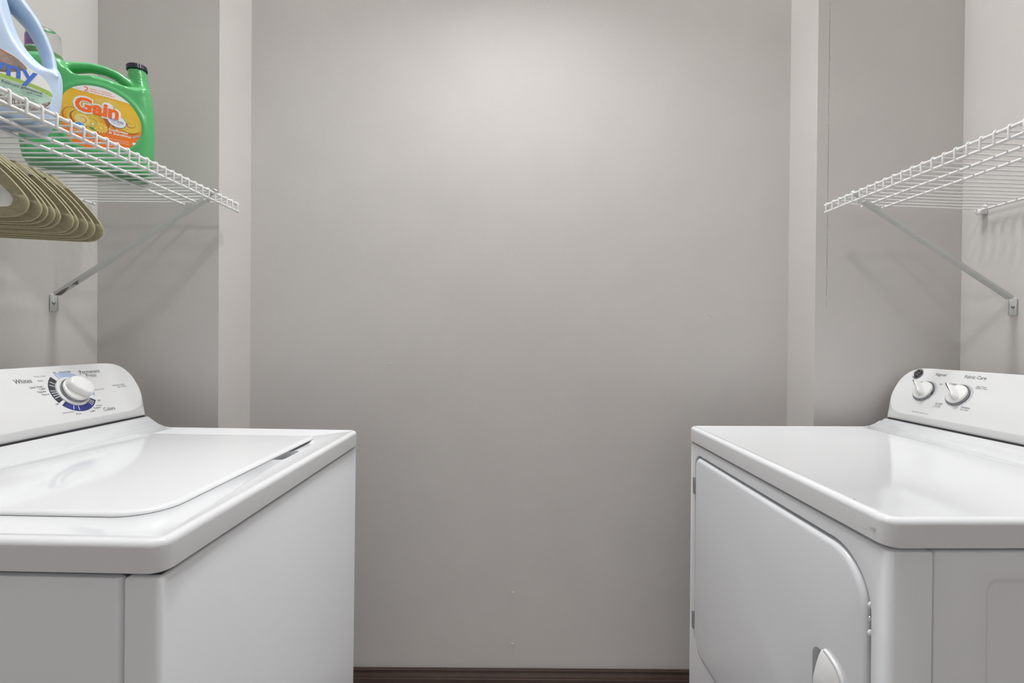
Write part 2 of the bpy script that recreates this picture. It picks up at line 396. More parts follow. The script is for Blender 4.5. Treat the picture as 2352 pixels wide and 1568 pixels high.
g.loft([lidring(.0012, -.0012), lidring(0, .0002), lidring(.0008, .0022), lidring(.0028, .0040), lidring(.0058, .0051), lidring(.012, .0056)], True, True, T)
lid = g.build('lid', M['enamel'], wr, True, 40)
# cabinet: side panel, front wrap with a corner radius
g = G(); g.loft([[(x, y, z) for x, y in inset(rrect(.0045, .0475, .004, WD - .004, [.007, .0015, .0015, .007]), d)] for z, d in ((-.885, 0), (-LW - .0085, 0), (-LW - .0062, .0010), (-LW - .0048, .0035))], True, True, T)
g.build('front_panel', M['side'], wr, True, 40)
g = G(); g.loft([[(x, y, z) for x, y in inset(rrect(.0505, .650, .0042, WD - .0042, [.010, .004, .004, .010]), d)] for z, d in ((-.885, 0), (-LW - .0100, 0), (-LW - .0068, .0015), (-LW - .0050, .006))], True, True, T)
g.build('side_panel', M['side'], wr, True, 40)
G().box(FW.p(.010, .012, -.88), FW.p(.64, WD - .012, -LW + .004)).build('gap_shade_core', M['darkgap'], wr)  # near-black filler, paints the shade seen through the panel gaps
feet(wr, FW)
# printed legends on the console
def CT(v, t, n=0.0): return FW.consT(BW, TW, v, t, n)
DC = (.5240, .0902)
T0 = CT(0, 0, .0003)
def wt(g, body, v, t, w, h=None, al='L', bold=0.0): text(g, body, w, v, t, 0, T0, bold=bold, align=al, height=h)
def washer_print(g):
    g.cur = CI['ink']
    wt(g, 'Whites', 0.415, 0.1267, 0.035, 0.0106); wt(g, 'Permanent', 0.5669, 0.1374, 0.0536, 0.0095); wt(g, 'Press', 0.5787, 0.1274, 0.0257, 0.0095); wt(g, 'Colors', 0.572, 0.0344, 0.0302, 0.0091)
    for b_, v_, t_, w_, h_ in (('Quick Wash •', 0.438, 0.1099, 0.0297, 0.0057), ('Light', 0.4561, 0.1044, 0.0128, 0.0053), ('Regular', 0.449, 0.0976, 0.018, 0.0053), ('Heavy', 0.4543, 0.0903, 0.0151, 0.005), ('Heavy', 0.5186, 0.141, 0.0161, 0.0045), ('Off', 0.5044, 0.141, 0.0064, 0.0038), ('Auto', 0.5359, 0.1416, 0.0103, 0.0045),
                             ('Off', 0.4704, 0.0648, 0.0064, 0.0043), ('Light', 0.5375, 0.0352, 0.0131, 0.0051), ('Regular', 0.5501, 0.0414, 0.0187, 0.0049), ('Heavy', 0.5586, 0.0466, 0.0157, 0.0045), ('Off', 0.5695, 0.0593, 0.0079, 0.0043)):
        wt(g, b_, v_, t_, w_, h_)
    g.cur = CI['inkgrey']
    for b_, v_, t_, w_, h_ in (('Drain & Spin', 0.4591, 0.1345, 0.0252, 0.004), ('Rinse', 0.4626, 0.1245, 0.0109, 0.0038), ('Drain & Spin', 0.4745, 0.0414, 0.025, 0.0045), ('Rinse', 0.5017, 0.035, 0.0121, 0.0041), ('Drain & Spin', 0.579, 0.0874, 0.026, 0.0042), ('Pull Knob to START', 0.6328, 0.0934, 0.0352, 0.0042), ('Push to STOP', 0.6438, 0.0877, 0.0255, 0.0039)):
        wt(g, b_, v_, t_, w_, h_)
    Td = CT(DC[0], DC[1], .0002)
    g.cur = CI['charcoal']; g.flat(sector(0, 0, .034, .051, 126, 208), 0, Td)
    g.cur = CI['navyedge']; g.flat(sector(0, 0, .034, .051, 216, 326), 0, Td)
    g.cur = CI['navyblue']; g.flat(sector(0, 0, .035, .0498, 221, 303), .0001, Td)
    g.cur = CI['paleblue']; g.flat(sector(0, 0, .034, .051, -19, 113), 0, Td)
    g.cur = CI['tick']
    for a in (143, 153.5, 171, 178, 185.5, 193, 244, 259, 305, 311.5, 318, 106): g.flat(sector(0, 0, .0352, .0485, a - .95, a + .95, 2), .0002, Td)
console(FW, wr, BW, TW, OUTW, washer_print)
Tk = CT(DC[0], DC[1], 0)
g = G(); g.lathe([(.0368, 0), (.0368, .0015), (.0360, .0030), (.034, .0036), (0, .0038)], 56, Tk); g.build('dial_skirt', M['plastic'], wr, True, 30)
kn = G(); kn.lathe([(.027, .004), (.027, .0075), (.0285, .0085), (.0290, .0105), (.0288, .0125), (.0270, .0142), (.022, .0152), (0, .0155)], 56, Tk); kd = kn
# raised grip: a broad slab across the face, running from upper left to lower right
Tg = Tk @ Matrix.Rotation(math.radians(-42), 4, 'Z')
gp = smoothc([(-.0270, -.0015), (-.0235, -.0105), (-.010, -.0150), (.010, -.0150), (.0235, -.0105), (.0270, -.0015), (.0262, .0085), (.0215, .0165), (.010, .0235), (-.010, .0235), (-.0215, .0165), (-.0262, .0085)], 4)
kn.prism(gp, .012, .0300, .006, Tg)
knob = kn.build('dial_knob', M['knob'], wr, True, 50)
g = G(); g.lathe([(.0285, .0045), (.0300, .0050), (.0305, .0065), (.0300, .0080), (.0285, .0084)], 56, Tk); ring = g.build('chrome_ring', M['ring'], knob); tag(ring, 'thin chrome ring under the dial knob')

# ---- dryer
FD = Frame(1); BD, TD = (.5469, .0261), (.630, .1664)
dr = machine_root('clothes_dryer', 1, .49988, .63031, .01681, -.00149, .00378)
tag(dr, 'white clothes dryer with a front door and two small knobs, right of the gap', 'dryer')
LD = .040; T = FD.deckT()
riser(FD, dr, BD)
fp = G(); fp.loft([[(x, y, z) for x, y in inset(rrect(.0040, .0640, .004, WD - .004, [.010, .0015, .0015, .010]), d)] for z, d in ((-.885, 0), (-LD - .0080, 0), (-LD - .0055, .0012), (-LD - .0040, .004))], True, True, T)
fpo = fp.build('front_panel', M['side'], dr, True, 40)
DOOR = rrect(.0400, .6400, -.585, -.0745, [.060, .050, .026, .072], 14)     # (v, w)
def T_front(out=0.0):     # (v, w, out) -> local of the dryer
    return Matrix(((0, 0, -1, 0), (1, 0, 0, 0), (0, 1, 0, .914), (0, 0, 0, 1)))
TF = T_front()
OPEN = inset(DOOR, -.0062)
cutg = G(); cutg.loft([[(x, y, -.017) for x, y in OPEN], [(x, y, -.0062) for x, y in OPEN], [(x, y, -.0045) for x, y in inset(OPEN, -.0003)], [(x, y, -.0035) for x, y in inset(OPEN, -.0018)], [(x, y, .01) for x, y in inset(OPEN, -.0018)]], True, True, TF)
co = cutg.build('cut', M['side'], dr); boolean(fpo, co)
d = G(); d.loft([[(x, y, z) for x, y in inset(DOOR, q)] for z, q in ((-.0160, .0), (-.0085, 0), (-.0050, .0008), (-.0024, .0028), (-.0008, .0062), (-.0002, .0095))], True, True, TF)
door = d.build('door', M['side'], dr, True, 40)
# door handle: pocket with an arched blade rising over it
pk = rrect(.118, .151, -.47, -.2600, .016, 10)
cutg = G(); cutg.loft([[(x, y, z) for x, y in inset(pk, q)] for z, q in ((-.0145, .006), (-.010, .002), (-.003, 0), (-.0002, -.0012), (.004, -.003))], True, True, TF)
co = cutg.build('cut', M['side'], dr); boolean(door, co)
ARC = smoothc([(.1190, -.2510), (.1080, -.2530), (.0965, -.2570), (.0875, -.2630), (.0810, -.2720), (.0775, -.2860), (.0760, -.3200), (.0760, -.3900), (.0785, -.4350), (.0900, -.4620), (.1190, -.4780)], 4, False)
g = G(); no = len(ARC); VS = []; NU = 8
def bl(v, w, k, th):
    # blade sweeps from the arc on the door plane out to a free edge over the pocket
    vf = .1230; f = k / NU; span = vf - v
    env = max(0.0, min(1.0, (-.2520 - w) / .045)) ** .6 * max(0.0, min(1.0, (w + .478) / .045)) ** .6
    rise = .0030 + .0150 * (1 - (1 - f) ** 1.9) * env
    return (v + span * f, w + (0.0 if f < .5 else 0.0), rise + th)
rings = [[bl(v, w, k, 0.0) for v, w in ARC] for k in range(NU + 1)] + [[bl(v, w, k, -.0028) for v, w in ARC] for k in range(NU, -1, -1)]
g.loft(rings, False, False, TF, closed=False)
g.tube([(v, w, .0020) for v, w in ARC], .0032, 8, True, TF)
tag(g.build('handle', M['plastic'], door, True, 50), 'white arched plastic door pull')
# catch: two clear bumpers and a ball stud in the gap
for w_, k_ in ((-.1350, 0), (-.1540, 1), (-.1740, 0)):
    r_ = .0050 if k_ == 0 else .0042
    g = G(); g.lathe([(r_ * math.cos(a), r_ * .8 * math.sin(a)) for a in [PI / 2 * k / 6 for k in range(7)]], 18, Matrix.Translation(FD.p(.0075, .0388, w_)) @ Matrix.Rotation(PI / 2, 4, 'X') @ Matrix.Rotation(0, 4, 'Y'))
    g.build('door_bumper' if k_ == 0 else 'catch_stud', M['plastic'] if k_ == 0 else M['chrome'], door)
for w_ in (-.1530, -.5120):
    g = G(); g.box(FD.p(-.0012, .6385, w_ - .0220), FD.p(.012, .6475, w_ + .0220), .0008)
    for q in range(3): g.box(FD.p(-.0026, .6400, w_ - .020 + q * .0145), FD.p(.002, .6460, w_ - .009 + q * .0145), .0012)
    tag(g.build('hinge', M['steel'], door), 'dark steel hinge')
# side with its stamped recess
g = G()
def sr(q, v): return [(x, v, z) for x, z in q]
so = rrect(.0660, .650, -.885, -LD - .0045, .004, 8); re = rrect(.136, .585, -.72, -.0800, .020, 8)
g.loft([sr(so, .016), sr(inset(so, 0), .0065), sr(inset(so, .0022), .0045), sr(re, .0045), sr(inset(re, .003), .0058), sr(inset(re, .0085), .0095), sr(inset(re, .0115), .0102)], True, True, T)
g.build('side_panel', M['side'], dr, True, 60)
G().box(FD.p(.0655, .0158, -.885), FD.p(.648, WD - .004, -LD - .006)).build('cabinet', M['side'], dr)
G().box(FD.p(.024, .022, -.88), FD.p(.64, WD - .010, -LD + .004)).build('gap_shade_core', M['darkgap'], dr)  # dark filler painting the shade in the dryer's panel gaps
feet(dr, FD)
# legends: reading direction runs towards the camera
T0 = FD.consT(BD, TD, 0, 0, .0003)
def dt(g, body, v0, t, w, h, k=0):
    g.cur = CI['inkgrey'] if k else CI['ink']; text(g, body, w, -v0, t, 0, T0, align='L', height=h)
def dryer_print(g):
    dt(g, 'Signal', 0.6086, 0.1419, 0.0297, 0.0099); dt(g, 'Fabric Care', 0.5297, 0.1434, 0.0522, 0.0088)
    for b_, v_, t_, w_, h_, k_ in (('Off', 0.6416, 0.1157, 0.0092, 0.0049, 0), ('On', 0.583, 0.116, 0.0073, 0.0041, 0), ('Cottons', 0.5571, 0.1204, 0.0194, 0.0049, 0), ('High Heat', 0.5562, 0.1158, 0.0194, 0.0041, 1), ('Easy Care', 0.4879, 0.1193, 0.0224, 0.0046, 0), ('Medium Heat', 0.4898, 0.1153, 0.028, 0.0039, 1),
                                ('Air Fluff', 0.5634, 0.0618, 0.0178, 0.0049, 0), ('No Heat', 0.5618, 0.0567, 0.0155, 0.0043, 1), ('Time Dry Only', 0.5665, 0.0519, 0.0207, 0.0038, 1), ('Delicates', 0.4962, 0.0621, 0.0216, 0.0049, 0), ('Low Heat', 0.4952, 0.0561, 0.0198, 0.0045, 1), ('Auto-Dry Clothes Care', 0.6136, 0.0294, 0.0478, 0.0044, 1)):
        dt(g, b_, v_, t_, w_, h_, k_)
    for (v, t), ticks in (((.6127, .0910), (20,)), ((.5191, .0913), (18, 200, 262))):
        Tk = FD.consT(BD, TD, v, t, 0); g.cur = CI['ringgrey']
        g.flat([(.0335 * math.cos(math.radians(a)) + .0005, .0330 * math.sin(math.radians(a)) * .93) for a in range(-215, 92, 6)], .0002, Tk)
        g.cur = CI['tick']
        for a in ticks: g.flat(sector(0, 0, .0275, .0315, a - 1.4, a + 1.4, 2), .0004, Tk)
console(FD, dr, BD, TD, OUTD, dryer_print)
def dknob(v, t, label, ticks):
    Tk = FD.consT(BD, TD, v, t, 0)
    g = G(); g.lathe([(.0245, 0), (.0250, .003), (.0252, .0055), (.0245, .0085), (.0215, .0108), (0, .0118)], 48, Tk)
    Tg = Tk @ Matrix.Rotation(math.radians(134), 4, 'Z')
    # tapered wing grip with a round tip
    P = smoothc([(-.0225, 0), (-.0195, -.0042), (-.010, -.0062), (.006, -.0060), (.018, -.0045), (.0245, -.0022), (.0262, 0), (.0245, .0022), (.018, .0045), (.006, .0060), (-.010, .0062), (-.0195, .0042)], 4)
    rings = []
    for z, q, k in ((.008, -.001, 1), (.014, .0002, 1), (.0205, .0010, 1), (.0245, .0022, 1), (.0265, .0038, 1)):
        rings.append([(x * (1 - .02 * q / .001) if q > 0 else x, y, z + .004 * (x + .02) / .045) for x, y in inset(P, q)])
    g.loft(rings, True, True, Tg)
    kb = g.build('control_knob', M['knob'], dr, True, 50); tag(kb, label)
    g = G(); g.lathe([(.0240, .0006), (.0272, .0010), (.0280, .0026), (.0274, .0044), (.0252, .0052)], 48, Tk); tag(g.build('chrome_ring', M['ring'], kb), 'thin chrome ring under the knob')
dknob(.6127, .0910, 'small signal knob', (20,)); dknob(.5191, .0913, 'small fabric care knob', (18, 200, 262))
# round metal badge with its scripted monogram
Tb = FD.consT(BD, TD, 0.6594, 0.1392, 0)
g = G(); g.lathe([(.0152, 0), (.0152, .0012), (.0144, .0020), (.0130, .0020), (.0122, .0014), (0, .0014)], 40, Tb); bd = g.build('badge', M['steel'], dr, True, 30)
tag(bd, 'round metal badge with a curled monogram')
g = G(); g.cur = 0; g.flat(ell(0, 0, .0120, .0120), .0017, Tb); g.cur = 1
for k in range(4):
    a = PI / 2 * k + .5
    g.flat(stroke([(.0085 * math.cos(a), .0085 * math.sin(a)), (.0105 * math.cos(a + .35), .0105 * math.sin(a + .35)), (.0112 * math.cos(a + .8), .0112 * math.sin(a + .8)), (.0090 * math.cos(a + 1.1), .0090 * math.sin(a + 1.1))], .0012), .0023, Tb)
text(g, 'G', .0080, -.0032, .0006, .0023, Tb, shear=.35, height=.0105); text(g, 'E', .0070, .0036, -.0004, .0023, Tb, shear=.35, height=.0100)
g.build('monogram', [M['black'], M['chrome']], bd, False)
# worn scuffs near the front corner belong to the top panel's surface
def scuffs(g):
    g.cur = 1
    def scf(pts, w): g.flat(stroke(pts, w), 0, Matrix(((0, 0, -1, -.0004), (1, 0, 0, 0), (0, 1, 0, .914), (0, 0, 0, 1))))
    for k in range(9):
        c = (.030 + random.uniform(-.004, .004), -.0250 + random.uniform(-.002, .002)); q = random.uniform(.002, .0045)
        scf([(c[0] + q * math.cos(a) * 1.6, c[1] + q * math.sin(a) * .6) for a in [random.uniform(0, 2) + j * .6 for j in range(5)]], .0003)
    scf([(.075, -.012), (.062, -.0165), (.050, -.019), (.040, -.0215)], .00025); scf([(.105, -.011), (.100, -.0155), (.097, -.0165)], .0003); scf([(.048, -.0265), (.042, -.029), (.037, -.027)], .00035)
top_panel(FD, dr, LD, extra=scuffs)
G().lathe([(.0011, 0), (.0009, .0009), (0, .0012)], 8, Matrix.Translation(FD.p(.013, .0800, -.0008))).build('speck', M['chip'], dr)

# ------------------------------------------------------------------ wire shelves
def wire_shelf(name, label, side, xb, xf, r2, r3, yend, zf, slope, y0=-.30):
    root = empty(name, (xf, yend, zf)); tag(root, label, 'wire shelf')
    s = side            # -1: hangs on the left wall, +1: on the right wall
    def zz(x): return slope * abs(x - xf)
    def rail(nm, x, z, r=.0033, lab=None):
        g = G(); X = x - xf
        g.tube([(X, 0, z), (X, y0 - yend, z)], r, 12)
        g.tube([(X, .0045, z), (X, .0035, z), (X, -.007, z)], [.0022, r + .0011, r + .0011], 12)
        return g.build(nm, M['wire'], root)
    rail('front_rail', xf, 0); rail('front_lip_rail', xf, -.0190)
    rail('underside_rail', r2, zz(r2)); rail('underside_rail', r3, zz(r3)); rail('back_rail', xb, zz(xb), .0033)
    # one cross wire: from the back rail over the deck, round the front rail and down to the lip rail
    rr = .0019; X = xb - xf; h = .0033 + rr * .55
    p = [(X, 0, zz(xb) + h), (X * .5, 0, zz((xb + xf) / 2) + h - .0006), (0 + s * .004, 0, h)]
    for k in range(6): a = PI / 2 * k / 5; p.append((-s * h * math.sin(a), 0, h * math.cos(a)))
    p += [(-s * h, 0, -.010), (-s * (h - .0005), 0, -.0190), (-s * (h - .001), 0, -.0212)]
    g = G(); g.tube(p, rr, 8, up=(0, 1, 0)); c0 = g.build('cross_wire', M['wire'], root)
    n = int((yend - y0) / .0254)
    c0.location.y = -.005
    for k in range(1, n):
        c = c0.copy(); COL.objects.link(c); c.parent = root; c.location.y = -.005 - k * .0254
    return root
ZL = 1.5237
shl = wire_shelf('wire_shelf', 'white vinyl-coated wire shelf on the left wall above the washing machine', -1, XL + .012, -.7750, -.8790, -.9290, 1.3510, ZL, -.002)
ZRt = 1.5258
shr = wire_shelf('wire_shelf', 'empty white vinyl-coated wire shelf on the right wall above the dryer', 1, XR - .016, .8636, .9650, 1.0220, 1.3200, ZRt, -.032)
# wall clip under the rear rail of the right shelf
ck = empty('shelf_wall_clip', (XR, 1.312, ZRt - .014)); tag(ck, 'white plastic clip holding the rear rail of the empty shelf to the wall', 'clip')
g = G(); g.box((-.022, -.007, -.010), (0, .009, .004), .0035, seg=3); g.box((-.004, -.007, -.002), (0, .007, .017), .0015); g.build('clip_body', M['wire'], ck)
g = G(); g.lathe([(.0045, 0), (.004, .002), (0, .0028)], 14, Matrix.Translation((-.006, 0, .0105)) @ Matrix.Rotation(-PI / 2, 4, 'Y')); g.build('screw', M['wire'], ck)

def brace(name, label, side, xw, yb, ztop, xtop, zb, chips):
    """diagonal strut from the shelf front down to a plate screwed on the wall"""
    root = empty(name, (xw, yb, zb)); tag(root, label, 'shelf bracket')
    s = side; ax = xtop - xw; az = ztop - zb       # upper end, relative
    lo = Vector((-s * .012, 0, .018)); hi = Vector((ax, 0, az)); dx = (hi - lo); L = dx.length; t = dx.normalized()
    wv = Vector((0, 1, 0)); nn = t.cross(wv).normalized()
    if nn.z < 0: nn = -nn
    Tm = Matrix(((t.x, wv.x, nn.x, lo.x), (t.y, wv.y, nn.y, lo.y), (t.z, wv.z, nn.z, lo.z), (0, 0, 0, 1)))
    g = G(); w = .0085; th = .0014; dp = .0075
    U = [(-w, -dp), (-w, 0), (w, 0), (w, -dp), (w - th, -dp), (w - th, -th), (-w + th, -th), (-w + th, -dp)]
    U = [(-w, dp), (-w, 0), (w, 0), (w, dp), (w - th, dp), (w - th, th), (-w + th, th), (-w + th, dp)]
    g.loft([[(q, a, b) for a, b in U] for q in (0, L * .5, L)], True, True, Tm)
    st = g.build('strut', M['bracket'], root, True, 30)
    # saddle that hooks over the two front rails
    g = G(); g.tube([(ax - s * .004, 0, az - .004), (ax - s * .030 * 0 - s * .010, 0, az + .012), (ax - s * .018, 0, az + .024), (ax - s * .0245, 0, az + .0285), (ax - s * .0300, 0, az + .0245)], [.007, .0065, .006, .006, .005], 10, ry=.0016, up=(1, 0, .2))
    g.build('hook', M['bracket'], root)
    P = rrect(-.0105, .0105, -.0245, .0215, [.003, .003, .009, .009], 6)
    TP = Matrix(((0, 0, -s, -s * 0.0), (1, 0, 0, 0), (0, 1, 0, 0), (0, 0, 0, 1)))
    g = G(); g.prism(P, .0003, .0030, .0012, TP)
    for q in (-1, 1): g.box((-.006 if s > 0 else .0005, q * .0095 - .001, -.0225), (-.0005 if s > 0 else .006, q * .0095 + .001, .019), .0004)
    g.build('wall_plate', M['bracket'], root)
    g = G(); g.lathe([(.0042, 0), (.0040, .0016), (.0026, .0032), (0, .0036)], 18, Matrix(((0, 0, -s, -s * .0030), (1, 0, 0, -.001), (0, 1, 0, -.002), (0, 0, 0, 1)))); g.build('screw', M['steel'], root)
    if chips:
        g = G()
        for poly in ([(.000, -.008), (.012, -.0086), (.030, -.0083), (.040, -.004), (.034, -.001), (.026, .0015), (.018, .006), (.004, .0085), (0, .005)], [(.044, -.002), (.054, -.006), (.066, -.0078), (.072, -.0055), (.064, -.002), (.061, .003), (.056, .0078), (.051, .005), (.056, .001), (.050, -.001)]):
            g.flat(poly, -.0004, Tm)
        g.build('paint_chip', M['chip'], st, False)
        tag(bpy.data.objects['paint_chip'], 'bare brownish patch where the white paint has come off')
    return root
brace('shelf_bracket', 'white metal bracket with chipped paint under the shelf with the jugs', -1, XL, 1.2465, 1.5040, -.7960, 1.2380, True)
brace('shelf_bracket', 'clean white metal bracket under the empty right-hand shelf', 1, XR, 1.2345, 1.5100, .9000, 1.2460, False)
g = G()
# ------------------------------------------------------------------ velvet hangers
HO = [(.0, .158), (.020, .1530), (.045, .1440), (.0739, .1338), (.0975, .1275), (.1160, .1203), (.1245, .1155), (.1290, .1112), (.1348, .1103), (.1409, .1128), (.1489, .1104), (.1612, .0994), (.1706, .0900), (.1862, .0738), (.1989, .0587), (.2116, .0412), (.2187, .0288), (.2203, .0203), (.2175, .0112), (.2098, .0039), (.1958, .0), (.1337, .0), (.0, .0)]
HI = [(.0, .136), (.030, .128), (.060, .1170), (.0900, .1100), (.120, .0985), (.140, .0890), (.160, .0745), (.178, .0575), (.1940, .0390), (.2010, .0285), (.1995, .0195), (.190, .0145), (.12, .0140), (.0, .0140)]
def make_hanger():
    root = empty('clothes_hanger')
    o = HO + [(-a, b) for a, b in HO[-2:0:-1]]; i_ = HI + [(-a, b) for a, b in HI[-2:0:-1]]
    o = smoothc(o, 3); i_ = smoothc(i_, 3)
    # band between the outlines: sample both by angle round a centre so that they match
    c = Vector((0, .055)); N = 260
    def cast(poly, a):
        d = Vector((math.cos(a), math.sin(a))); best = None
        for k in range(len(poly)):
            p = Vector(poly[k]) - c; q = Vector(poly[(k + 1) % len(poly)]) - c; e = q - p
            den = d.x * e.y - d.y * e.x
            if abs(den) < 1e-12: continue
            t = (p.x * e.y - p.y * e.x) / den; u = (p.x * d.y - p.y * d.x) / den
            if t > 0 and -1e-6 <= u <= 1 + 1e-6: best = t if best is None else max(best, t)
        return (c.x + d.x * best, c.y + d.y * best)
    # denser where the arms are thin
    angs = [];
    for k in range(N):
        t = 2 * PI * k / N; angs.append(t - .36 * math.sin(2 * t))
    A = [cast(o, a) for a in angs]; B = [cast(i_, a) for a in angs]
    h = .0022; q = .0010; rings = []
    def lerp(f): return [((1 - f) * a[0] + f * b[0], (1 - f) * a[1] + f * b[1]) for a, b in zip(A, B)]
    def off(base, other, dd):
        out = []
        for a, b in zip(base, other):
            v = Vector(b) - Vector(a); v.normalize(); out.append((a[0] + v.x * dd, a[1] + v.y * dd))
        return out
    R3 = lambda P, y: [(x, y, z) for x, z in P]
    rings = [R3(off(A, B, 0), 0), R3(off(A, B, .0004), -h * .6), R3(off(A, B, q), -h), R3(off(B, A, q), -h), R3(off(B, A, .0004), -h * .6), R3(off(B, A, 0), 0), R3(off(B, A, .0004), h * .6), R3(off(B, A, q), h), R3(off(A, B, q), h), R3(off(A, B, .0004), h * .6), R3(off(A, B, 0), 0)]
    g = G(); g.loft(rings, False, False); body = g.build('hanger_frame', M['velvet'], root, True, 60)
    # chrome hook over the rail (rail centre at x = 0)
    hk = [(0, 0, .150), (0, 0, .176)]
    for k in range(15):
        a = math.radians(-70 + k * 18); hk.append((.0108 * 1.0 * math.cos(a) * 1.0 - 0, 0, .2035 + .0108 * math.sin(a)))
    hk = [(0, 0, .150), (0, 0, .178), (.004, 0, .187)] + hk[2:]
    g = G(); g.tube(hk, .0016, 8, up=(0, 1, 0)); g.build('hook', M['chrome'], root)
    g = G(); g.lathe([(.0030, .150), (.0030, .158), (.0022, .163), (0, .164)], 12); g.build('neck_collar', M['chrome'], root)
    return root
ys = [.6454, .6686, .6773, .6912, .6998, .7245, .7331, .7517, .7677, .7844]
names = ['olive velvet hanger hung nearest the camera, foremost of the row', 'olive velvet hanger just behind the foremost one, a wide gap ahead of it', 'olive velvet hanger third from the front of the row', 'olive velvet hanger fourth from the front of the row',
         'olive velvet hanger fifth from the front, pale gap showing behind its end', 'olive velvet hanger sixth from the front, with a small pin on its shoulder', 'olive velvet hanger squeezed just ahead of the taped one', 'olive velvet hanger with tape and black marker scribbles on its shoulder',
         'olive velvet hanger between the taped one and the rearmost one', 'olive velvet hanger hung farthest back, last of the row towards the corner']
h0 = make_hanger(); hangers = [h0] + [copy_tree(h0) for _ in ys[1:]]
for i, (h_, y_) in enumerate(zip(hangers, ys)):
    roll = -[.045, .034, .030, .022, .020, .012, .010, .006, 0, 0][i]
    h_.location = (-.929 - .209 * math.sin(roll), y_, 1.5236 - .209 * math.cos(roll)); h_.rotation_euler = (0, roll, math.radians(15 + [.5, -.3, .2, -.2, .2, 0, .2, 0, -.2, 0][i]))
    tag(h_, names[i], 'hanger', 'olive velvet hangers on the left shelf')
# tape and marker on one, pin on another
def on_hanger(h_, build_):
    build_(h_)
def tape(h_):
    TT = Matrix(((1, 0, 0, 0), (0, 0, -1, -.0024), (0, 1, 0, 0), (0, 0, 0, 1)))
    g = G(); g.flat([(.146, .1085), (.170, .0885), (.1895, .0670), (.1740, .0560), (.155, .074), (.134, .093)], 0, TT)
    tp_ = g.build('tape_strip', M['tape'], h_, False)
    g = G()
    for p_ in ([(.150, .0995), (.153, .0955), (.157, .0935)], [(.1515, .0940), (.1560, .0955)], [(.154, .0925), (.1585, .0915)], [(.161, .0965), (.163, .0945), (.164, .0965)],
               [(.1755, .0735), (.1785, .0685), (.1815, .0660)], [(.1755, .0670), (.1800, .0670), (.1830, .0690)], [(.1805, .0740), (.1800, .0690), (.1775, .0655)], [(.1785, .0655), (.1830, .0650)]):
        g.flat(stroke(p_, .0024, True), .0002, TT)
    g.build('marker_scribble', M['black'], tp_, False)
tape(hangers[7])
G().lathe([(.0019, 0), (.0022, .002), (.0015, .0036), (0, .004)], 12, Matrix.Translation((.166, -.0026, .0905)) @ Matrix.Rotation(PI / 2, 4, 'X')).build('pin', M['steel'], hangers[5])

# ------------------------------------------------------------------ detergent jugs
def plane_frame(c, d, zbase, yaw_only=True):
    d = Vector((d[0], d[1], 0)).normalized(); n = Vector((d.y, -d.x, 0))      # n faces the camera side
    return Matrix(((d.x, 0, n.x, c[0]), (d.y, 0, n.y, c[1]), (0, 1, 0, zbase), (0, 0, 0, 1)))
def pillow(g, poly, D, r, seg=4):
    rings = []
    for k in range(seg + 1):
        a = PI / 2 * k / seg; rings.append([(x, y, -D / 2 + r - r * math.cos(PI / 2 - a) * 0 - r * math.sin(PI / 2 - a)) for x, y in inset(poly, r * (1 - math.cos(PI / 2 - a)))])
    for k in range(seg + 1):
        a = PI / 2 * k / seg; rings.append([(x, y, D / 2 - r + r * math.sin(a)) for x, y in inset(poly, r * (1 - math.cos(a)))])
    g.loft(rings)
def remesh(o, vox=.0026, it=10):
    md = o.modifiers.new('fuse', 'REMESH'); md.mode = 'VOXEL'; md.voxel_size = vox; md.use_smooth_shade = True
    m2 = o.modifiers.new('soft', 'SMOOTH'); m2.iterations = it; m2.factor = .5
ZS = ZL + .0033 + .0042        # top of the cross wires
# --- green jug
jr = empty('detergent_jug'); jr.matrix_world = plane_frame((-.975, 1.12), (.8, .6), ZS)
tag(jr, 'green detergent jug with an orange and yellow oval label, standing on the left shelf', 'detergent jug')
g = G()
body = smoothc([(-.104, .0), (0, 0), (.092, .0), (.1025, .006), (.1085, .030), (.1115, .070), (.112, .110), (.1105, .150), (.1060, .185), (.098, .212), (.075, .208), (.055, .205), (.0400, .2085), (.0170, .2115), (-.004, .2100), (-.026, .2040), (-.038, .2100), (-.048, .2260), (-.060, .2300), (-.090, .232), (-.112, .222), (-.120, .200), (-.122, .120), (-.121, .050), (-.116, .010)], 4)
pillow(g, body, .108, .022)
g.tube([(-.095, .205, 0), (-.060, .221, 0), (-.035, .2315, 0), (-.010, .2400, 0), (.017, .2425, 0), (.040, .2370, 0), (.058, .2250, 0), (.080, .205, 0)], [.016, .013, .0110, .0100, .0095, .0100, .012, .015], 16, ry=[.03, .026, .020, .017, .016, .017, .020, .024], up=(0, 0, 1))
g.tube([(.0850, .170, 0), (.0830, .205, 0), (.0800, .235, 0), (.0775, .262, 0)], [.026, .0235, .0200, .0188], 20, ry=[.030, .0235, .0200, .0188], up=(0, 0, 1))
g.lathe([(.031, -.0), (.031, .035)], 24, Matrix(((1, 0, 0, -.088), (0, 0, 1, .212), (0, 1, 0, 0), (0, 0, 0, 1))))
E_ = [(-.0585, .1200), (-.0545, .1430), (-.0420, .1640), (-.0170, .1800), (.0130, .1850), (.0430, .1780), (.0690, .1610), (.0860, .1350), (.0920, .1100), (.0880, .0820), (.0690, .0540), (.0440, .0430), (.0060, .0350), (-.0310, .0400), (-.0510, .0640), (-.0580, .0920)]
E2 = smoothc(E_, 4)
g.tube([(x, y, .0515) for x, y in E2] + [(E2[0][0], E2[0][1], .0515)], .0052, 8, False)
jug = g.build('jug_body', M['green'], jr); remesh(jug, .0026, 7)
